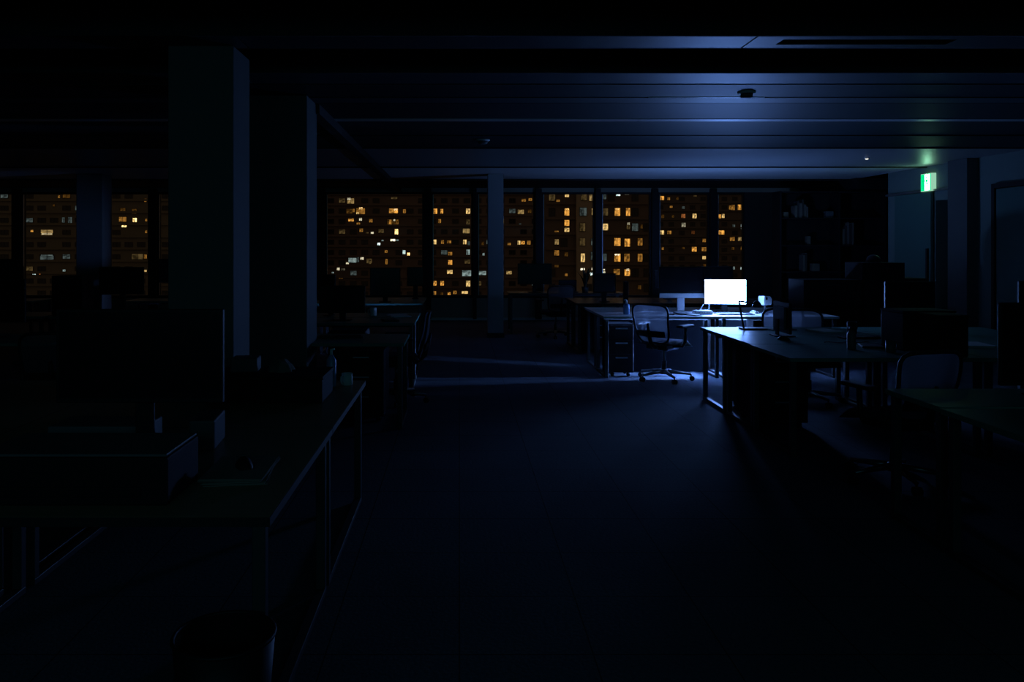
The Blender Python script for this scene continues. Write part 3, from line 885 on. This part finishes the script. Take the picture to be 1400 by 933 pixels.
monitor('dark monitor on the second row left desk', -1.28, 8.8, Z, .50, .30, .80, 0)
keyboard('dark keyboard on the front left desk', -1.05, 7.10, Z, .1, .40, 'plastic')
papers('scattered papers on the front left desk near the column', -1.45, 7.2, Z, .2, 4)
box_thing('notebook', 'dark notebook near the aisle on the second row left desk', 'book', -.75, 8.7, Z, .16, .22, .02, 'binder', .3)
mug('white mug on the third row left desk', -1.0, 9.35, Z, 'white')
mug('white mug beside the second column on the left desk', -1.62, 8.75, Z, 'white')
papers('white papers at the aisle end of the third row left desk', -.70, 9.3, Z, .3, 4)
pedestal('dark pedestal under the front left desk', -.85, 7.22, w=.39, d=.5)
pedestal('dark pedestal under the second row left desk', -1.2, 8.8, w=.39, d=.5)
monitor('dark monitor seen between the two columns', -2.30, 9.4, Z, .50, .30, 1.03, .1)
papers('bluish white papers glimpsed between the two columns', -2.44, 8.72, Z + .0, .1, 6)

# far left workstations
def far_left(k, x, y, mw, mh, zb, yaw, dl, ml):
    desk(dl, x - .7, x + .7, y - .33, y + .33, M['grey_top'])
    monitor(ml, x, y + .05, Z, mw, mh, zb, yaw)
far_left(0, -4.05, 9.6, .52, .33, .95, .1, 'desk in the dark behind the nearest column', 'dark monitor just left of the nearest column')
far_left(1, -5.5, 9.6, .58, .36, .93, -.1, 'desk in the dark left half, second from the nearest column', 'dark monitor below the orange lit flat at left')
far_left(2, -6.95, 9.6, .50, .34, .90, .0, 'desk in the dark at the far left', 'dark monitor at the far left under the pale lit flats')
far_left(3, -4.3, 12.2, .56, .36, .98, .0, 'far desk by the left windows near the column', 'far dark monitor under the brightest orange window')
far_left(4, -7.0, 12.2, .56, .36, .98, .0, 'far desk by the leftmost windows', 'far dark monitor by the leftmost window post')
box_thing('storage_box', 'tall dark box on the desk just left of the nearest column', 'box', -4.62, 9.62, Z, .36, .30, .46, 'cabinet')
chair('office chair in the dark left of the nearest column', -3.1, 6.3, 0.2)
desk('desk in the dark at the left edge behind the foreground', -4.8, -3.4, 6.7, 7.4, M['grey_top'])
monitor('large dark monitor at the left edge behind the foreground desk', -4.1, 7.05, Z, .60, .38, .86, 0)

# ------------------------------------------------------------------ left foreground desks
desk('wood topped desk in the left foreground', -1.96, -.56, 2.38, 3.56, M['wood_top'])
desk('wood topped desk behind the foreground desk, before the column', -1.96, -.56, 3.565, 4.83, M['wood_top'])
desk('wood topped desk at the left edge of the foreground', -3.36, -1.96, 2.38, 3.56, M['wood_top'])
desk('wood topped desk at the left edge in the second row', -3.36, -1.96, 3.565, 4.83, M['wood_top'])
monitor('large black monitor in the left foreground', -1.18, 2.98, Z, .615, .345, .945, 0)
box_thing('printer', 'flat dark desktop printer with a paler lid in the left foreground', 'printer', -1.20, 2.63, Z, .60, .30, .15, 'cabinet')
pr = bpy.data.objects['printer']
MB().box(-.295, .295, -.145, .145, .151, .160, .003).build('lid', M['grey'], pr)
MB().box(-.22, .22, -.158, -.151, .03, .06, .002).build('paper_slot', M['plastic'], pr)
papers('paper stack right of the dark printer', -.77, 2.84, Z, .1, 6, m='manila')
mouse('black mouse lying on the paper stack by the printer', -.76, 2.84, Z + .026, .4)
box_thing('document_box', 'dark grey document box under the right edge of the big monitor', 'box', -1.02, 3.26, Z, .10, .22, .12, 'desk_frame', .1)
box_thing('paper_tray', 'pale tray standing below the big black monitor', 'tray', -1.42, 3.24, Z, .38, .20, .10, 'grey', .0)
box_thing('equipment_case', 'long flat black case behind the big monitor on the wood desk', 'case', -1.0, 4.28, Z, .60, .34, .12, 'cabinet', 0, True)
box_thing('storage_box', 'small grey box on the long flat case', 'box', -1.14, 4.30, Z + .1385, .14, .14, .075, 'grey', .1)
tb = MB()
tb.grid(lambda u, v: Vector(((u - .5) * .12 + .01 * math.sin(9 * v), (v - .5) * .12 + .01 * math.sin(8 * u), .001 + .07 * (math.sin(PI * u) * math.sin(PI * v)) ** .5 + .012 * math.sin(13 * u + 7 * v) * math.sin(PI * u) * math.sin(PI * v))), 12, 12)
tag(tb.build('tissue', M['manila'], None, (-.955, 4.29, Z + .1387)), 'crumpled pale tissue on the long flat case', 'tissue')
bt3 = empty('spray_bottle', (-.735, 4.62, Z), 0, 'slim bluish bottle at the far aisle corner of the wood desk', 'bottle')
MB().lathe([(0, .0005), (.026, .0005), (.028, .01), (.028, .15), (.012, .18), (0, .181)], 16).build('bottle_body', M['bluebottle'], bt3)
MB().tube([(0, 0, .181), (0, 0, .21), (.02, 0, .215)], [.010, .009, .006], 8).build('spray_head', M['white'], bt3)
mug('small pale cup beside the slim bluish bottle', -.65, 4.66, Z, 'white', .032, .07)
box_thing('notebook', 'closed notebook at the left of the printer', 'book', -1.72, 2.75, Z, .18, .25, .02, 'binder', .1)
wbn = empty('waste_bin', (-.66, 2.26, 0), 0, 'round dark waste bin in front of the left foreground desk', 'bin')
MB().lathe([(0, .001), (.105, .001), (.14, .43), (.134, .43), (.10, .012), (0, .012)], 28).build('bucket', M['plastic'], wbn)
MB().tube([(.139 * math.cos(a * PI / 14), .139 * math.sin(a * PI / 14), .432) for a in range(28)], .006, 8, True).build('rim', M['plastic'], wbn)

# ------------------------------------------------------------------ the city outside
tag(MB().box(-330, 420, 40, 420, -32, -31.5).build('ground', M['ground']), 'dark street level far below the windows', kind='structure')

win_cache = {}
def win_mesh(pane):
    if pane not in win_cache:
        b = MB()
        fm = M['win_frame']
        b.box(-.5, .5, -.12, .0, -.5, -.44, m=fm); b.box(-.5, .5, -.12, .0, .44, .5, m=fm)
        b.box(-.5, -.46, -.12, .0, -.44, .44, m=fm); b.box(.46, .5, -.12, .0, -.44, .44, m=fm)
        b.box(-.015, .015, -.10, .0, -.44, .44, m=fm)
        b.box(-.46, .46, -.03, -.02, -.44, .44, m=pane)
        win_cache[pane] = b.mesh('flat_window', None)
    return win_cache[pane]

def tower(name, label, Y, px0, px1, fm, floor_px, first_px, pitch_px, ww_px, wh_px, lit, bay=None, depth=14.0, seed=1, skip=.25):
    """apartment block whose facade stands at distance Y; floor heights and window pitch are those of the photograph"""
    rnd = random.Random(seed)
    s = Y / 1100
    X = lambda px: (px - 628) * s
    Zp = lambda py: EYE - (py - 338) * s
    x0, x1 = X(px0), X(px1)
    t = empty(name, ((x0 + x1) / 2, Y, -31.5), 0, label, 'building')
    cx, gz = (x0 + x1) / 2, -31.5
    top = Zp(205)
    MB().box(x0 - cx, x1 - cx, 0, depth, 0, top - gz).build('wall', fm, t)
    MB().box(x0 - cx - .3, x1 - cx + .3, -.3, depth + .3, top - gz, top - gz + .8).build('roof_parapet', fm, t)
    nf = 0
    rows_y = [first_px + floor_px * i for i in range(-2, 13) if 248 < first_px + floor_px * i < 428]
    for ry in rows_y:                # projecting balcony band under each row of windows
        zc = Zp(ry + wh_px * .5 + 1.2)
        MB().box(x0 - cx + .2, x1 - cx - .2, -.45, -.001, zc - gz - floor_px * s * .16, zc - gz + .05).build('balcony_band', fm, t)
    if bay:
        b0, b1 = X(bay[0]), X(bay[1])
        MB().box(b0 - cx, b1 - cx, -1.2, -.46, 0, top - gz).build('bay', M['facade_bay'], t)
    used = []
    n = 0
    for (px, py, w, h, k) in lit:
        yy = -.02
        if bay and bay[0] - 1 < px < bay[1] + 1: yy = -1.22
        link_mesh('window', win_mesh(WIN[k]), t, (X(px) - cx, yy, Zp(py) - gz), (w * s, 1, h * s))
        used.append((px, py, w, h)); n += 1
    for ry in rows_y:
        k = 0
        px = px0 + pitch_px * .6
        while px < px1 - pitch_px * .4:
            if not any(abs(px - u[0]) < (ww_px + u[2]) / 2 + .5 and abs(ry - u[1]) < (wh_px + u[3]) / 2 + .5 for u in used) and rnd.random() > skip and n < 295:
                yy = -.02
                if bay and bay[0] - ww_px / 2 - 1 < px < bay[1] + ww_px / 2 + 1:
                    yy = -1.22
                    if not bay[0] + ww_px / 2 < px < bay[1] - ww_px / 2:
                        px += pitch_px; continue
                r_ = rnd.random()
                pane = M['dark_pane'] if r_ > .10 else WIN[rnd.choice(['od', 'yd', 'cd'])]
                link_mesh('window', win_mesh(pane), t, (X(px) - cx, yy, Zp(ry) - gz), (ww_px * s, 1, wh_px * s))
                n += 1
            px += pitch_px
    return t

A = [(33, 276, 5, 4, 'cb'), (62.5, 263, 4, 3, 'om'), (81, 269, 3, 4, 'om'), (74, 281, 3, 3, 'od'), (32.5, 299, 3, 7, 'om'), (44, 316, 4, 3, 'ob'), (64.5, 318, 18, 8, 'ym'), (64.5, 320, 16, 2, 'wb'),
     (64.5, 352.5, 20, 9, 'cd'), (64.5, 349, 18, 2, 'cm'), (87, 301, 4, 8, 'cd'), (96, 301, 6, 9, 'cd'), (47, 374, 5, 4, 'cb'), (54.5, 374, 2.5, 3, 'rb'), (88, 370, 4, 3, 'cm'),
     (184.5, 301, 6, 6, 'yx'), (170, 309, 7, 4, 'yx'), (168, 300, 11, 7, 'om'), (184, 289, 7, 7, 'od'), (199, 274, 3, 5, 'om'), (200, 301, 3, 4, 'om'), (200, 317, 3, 4, 'om'),
     (199, 351, 4, 6, 'om'), (188, 351, 17, 8, 'yd'), (193, 371.5, 17, 5, 'yb'), (217.5, 291, 3, 4, 'od'), (217, 333, 3, 4, 'om'), (221, 378, 3, 3, 'ob'), (168, 287, 8, 5, 'od'),
     (329, 274, 3, 12, 'om'), (329, 289, 3, 7, 'om'), (329.5, 304, 3, 4, 'om'), (329.5, 318, 3, 4, 'yd'), (341, 289, 4, 4, 'od'), (334, 365, 4, 3, 'cm'), (324, 264, 10, 4, 'od')]
B = [(430, 264, 4, 4, 'om'), (424.5, 286, 4, 5, 'om'), (428, 321, 7, 8, 'cm'), (429, 333, 8, 6, 'cd'), (430, 347, 4, 8, 'om'), (430, 357, 6, 5, 'yd'),
     (479.5, 275, 10, 8, 'ym'), (477, 272, 5, 3, 'wb'), (478, 289, 9, 7, 'od'), (483.5, 288, 3, 5, 'om'), (493, 289, 13, 9, 'om'), (493.5, 285, 5, 3, 'yx'), (489, 292, 4, 4, 'yb'), (480, 301, 8, 4, 'ob'), (493, 300, 4, 4, 'wb'), (490, 306, 5, 3, 'om'),
     (507, 302, 5, 5, 'om'), (539, 271, 9, 3, 'yd'), (538, 288.5, 13, 7, 'ob'), (541, 286.5, 5, 3, 'wx'), (553, 289, 4, 6, 'om'), (537.5, 304, 17, 9, 'od'), (533.5, 304, 3.5, 8, 'ob'), (543, 304, 3.5, 8, 'ob'), (539, 301, 3, 3, 'wb'),
     (542, 317, 5, 8, 'yx'), (521, 316, 8, 6, 'yd'), (509, 318.5, 4, 3, 'wb'), (502, 318.5, 4, 2, 'yd'), (494, 315, 5, 5, 'om'), (537, 328.5, 7, 3, 'wx'), (543, 328.5, 4, 2, 'cm'), (518, 334, 4, 4, 'cx'), (523, 329, 3, 2, 'cm'),
     (552.5, 345, 4, 6, 'cb'), (558.5, 348, 4, 5, 'yx'), (528, 344, 4, 4, 'om'), (482, 356, 12, 7, 'cm'), (495, 353.5, 5, 4, 'wb'), (505, 357, 8, 7, 'yd'), (475, 360, 4, 3, 'wb'), (506, 359, 3, 4, 'ym'), (489, 355, 4, 8, 'cd'),
     (462.5, 368, 4, 4, 'wb'), (469, 368.5, 6, 3, 'wd'), (455, 373, 3, 2, 'cm'), (528.5, 358, 3, 8, 'om'), (520, 370.5, 8, 3, 'ob'), (539, 370.5, 11, 3, 'ob'), (572.5, 374, 3.5, 7, 'om'), (466, 380, 6, 3, 'od'),
     (595, 289, 6, 8, 'ob'), (604, 289, 4, 7, 'ob'), (640, 289, 6, 8, 'yb'), (601, 302.5, 4, 6, 'om'), (640, 304, 5, 8, 'yd'), (637.5, 316, 10, 7, 'ym'), (594, 331, 6, 7, 'yb'), (605, 331, 4, 6, 'om'), (614, 331, 6, 4, 'om'), (635.5, 331, 5, 7, 'yb'), (641, 333, 3, 6, 'cd'),
     (640, 345, 5, 8, 'cm'), (615.5, 347, 6, 5, 'om'), (615.5, 359, 6, 7, 'ob'), (639, 358, 8, 6, 'yd'), (615, 372, 8, 6, 'yb'), (638, 374, 13, 9, 'cm'), (638, 373, 4, 8, 'cb'), (659, 373.5, 12, 6, 'cm'), (661, 348, 3, 4, 'cm'),
     (594.5, 387.5, 5, 7, 'ob'), (604.5, 387.5, 5, 7, 'ob'), (640, 388, 6, 9, 'yb'), (594, 401, 5, 6, 'om'), (614, 402, 4, 5, 'ob'), (622, 400, 5, 5, 'om'), (635.5, 400, 9, 4, 'yb'), (604, 402, 4, 4, 'od'), (660, 333, 3, 5, 'od'),
     (716, 274, 6, 4, 'om'), (725, 273, 5, 4, 'om'), (712, 290, 9, 7, 'ym'), (712, 289, 4, 4, 'yb'), (724, 289, 5, 5, 'od'), (696, 334, 5, 4, 'om'), (709.5, 332, 4, 6, 'yb'), (715, 332, 5, 5, 'ob'), (723, 332, 5, 6, 'om'), (696, 373, 8, 5, 'ym'), (696, 372.5, 4, 3, 'yx'), (711, 307, 3, 3, 'cd')]
Cc = [(763, 275.5, 5, 5, 'om'), (775, 268, 6, 4, 'yb'), (775, 290, 7, 11, 'ob'), (775, 286, 6, 3, 'yx'), (775, 305, 7, 9, 'ob'), (775, 314.5, 7, 6, 'yb'), (761, 318, 6, 5, 'om'), (761, 331, 6, 8, 'ym'), (761, 346, 7, 8, 'om'), (774, 348, 5, 6, 'od'),
      (808, 270, 8, 12, 'ym'), (797, 270, 8, 10, 'yd'), (810, 266, 3, 3, 'yb'), (796, 290, 10, 12, 'cd'), (809.5, 290, 4, 10, 'yb'), (795, 311, 8, 12, 'yd'), (795, 331, 8, 11, 'yd'), (809, 331, 5, 10, 'cd'), (795.5, 352.5, 6, 13, 'yb'), (809, 350, 6, 12, 'cd'), (795, 368, 6, 3, 'wx'), (809, 367.5, 4, 4, 'wb'), (808, 374.5, 6, 4, 'cx'),
      (827, 290, 9, 11, 'yd'), (844, 290, 8, 12, 'ob'), (844, 286, 6, 3, 'yx'), (858.5, 290, 6, 12, 'ob'), (827, 310.5, 9, 10, 'yb'), (859, 309.5, 5, 9, 'yd'), (859, 306, 4, 3, 'wb'), (845, 267, 6, 2, 'cx'), (825, 269, 8, 8, 'cd'), (857, 266, 6, 2, 'wd'), (877, 310, 3, 6, 'od'),
      (844, 331, 9, 12, 'ob'), (844, 327, 6, 3, 'yb'), (857.5, 332, 8, 12, 'ob'), (875, 331, 7, 11, 'om'), (844, 352.5, 9, 12, 'ob'), (843.5, 348, 7, 3, 'wx'), (857, 352.5, 8, 12, 'om'), (875, 352.5, 7, 12, 'om'), (825, 352, 9, 11, 'cd'),
      (843, 372, 9, 9, 'om'), (857.5, 373, 8, 10, 'ob'), (858, 369, 4, 3, 'wx'), (825, 369, 4, 2, 'wb'), (826, 372.5, 3, 3, 'wb'), (855.5, 394, 3, 10, 'ob'), (855, 391, 4, 3, 'yx'), (874, 393, 5, 6, 'od'), (761, 363, 6, 6, 'od'), (774, 376, 4, 4, 'om')]
Dd = [(905, 271, 6, 6, 'ob'), (914, 272, 4, 4, 'om'), (926, 271.5, 3, 4, 'od'), (950, 262, 6, 3, 'ym'), (950, 268, 5, 2, 'yd'), (917.5, 283, 4, 3, 'om'), (934, 295.5, 6, 6, 'rm'), (949.5, 295.5, 6, 7, 'yb'), (920, 296, 3, 4, 'od'), (906, 296, 4, 5, 'od'), (934.5, 308, 6, 7, 'wm'), (904.5, 318, 7, 6, 'yb'), (915, 318, 6, 5, 'om'),
      (947.5, 318, 5, 5, 'rd'), (962.5, 329, 5, 5, 'om'), (906, 340, 3, 4, 'om'), (934, 339.5, 4, 3, 'od'), (949, 341, 7, 7, 'ob'), (963, 341, 8, 6, 'om'), (962.5, 352.5, 5, 5, 'yb'), (963, 364, 4, 6, 'od'), (1002, 284, 5, 8, 'om'), (998, 284, 3, 6, 'om'), (1010.5, 283.5, 4, 8, 'ob'), (1015, 283.5, 4, 8, 'ob'), (983.5, 296, 4, 6, 'ob'), (988.5, 295.5, 4, 6, 'yb'),
      (1014.5, 310, 4, 7, 'cm'), (1003, 310, 4, 6, 'cd'), (986, 318, 9, 6, 'ob'), (1001, 326.5, 7, 7, 'om'), (1012.5, 326.5, 8, 7, 'ym'), (1014, 340, 3, 5, 'om'), (1014, 368, 4, 6, 'cb'), (1002.5, 367, 4, 5, 'cm'), (1002, 340, 4, 4, 'od'), (934, 284, 4, 4, 'cd')]
tower('apartment_block', 'olive apartment block seen through the leftmost windows', 195, -140, 400, M['facade_left'], 16.6, 268, 17.0, 11, 6.5, A, seed=3, skip=.15)
tower('apartment_block', 'brown apartment block seen through the middle windows left of the slim column', 231, 412, 752, M['facade_mid'], 14.15, 274.5, 15.5, 9, 6.5, B, seed=5, skip=.12)
tower('apartment_block', 'apartment block with a pale bay seen left of the lit desk', 155, 745, 893, M['facade_right'], 20.7, 269.5, 16.2, 9, 11.5, Cc, bay=(787, 815), seed=8, skip=.1)
tower('apartment_block', 'farther grey apartment block seen above the glowing monitor', 281, 880, 1130, M['facade_far'], 11.6, 272, 14.5, 7, 5.5, Dd, seed=9, skip=.1)
bpy.context.view_layer.update()
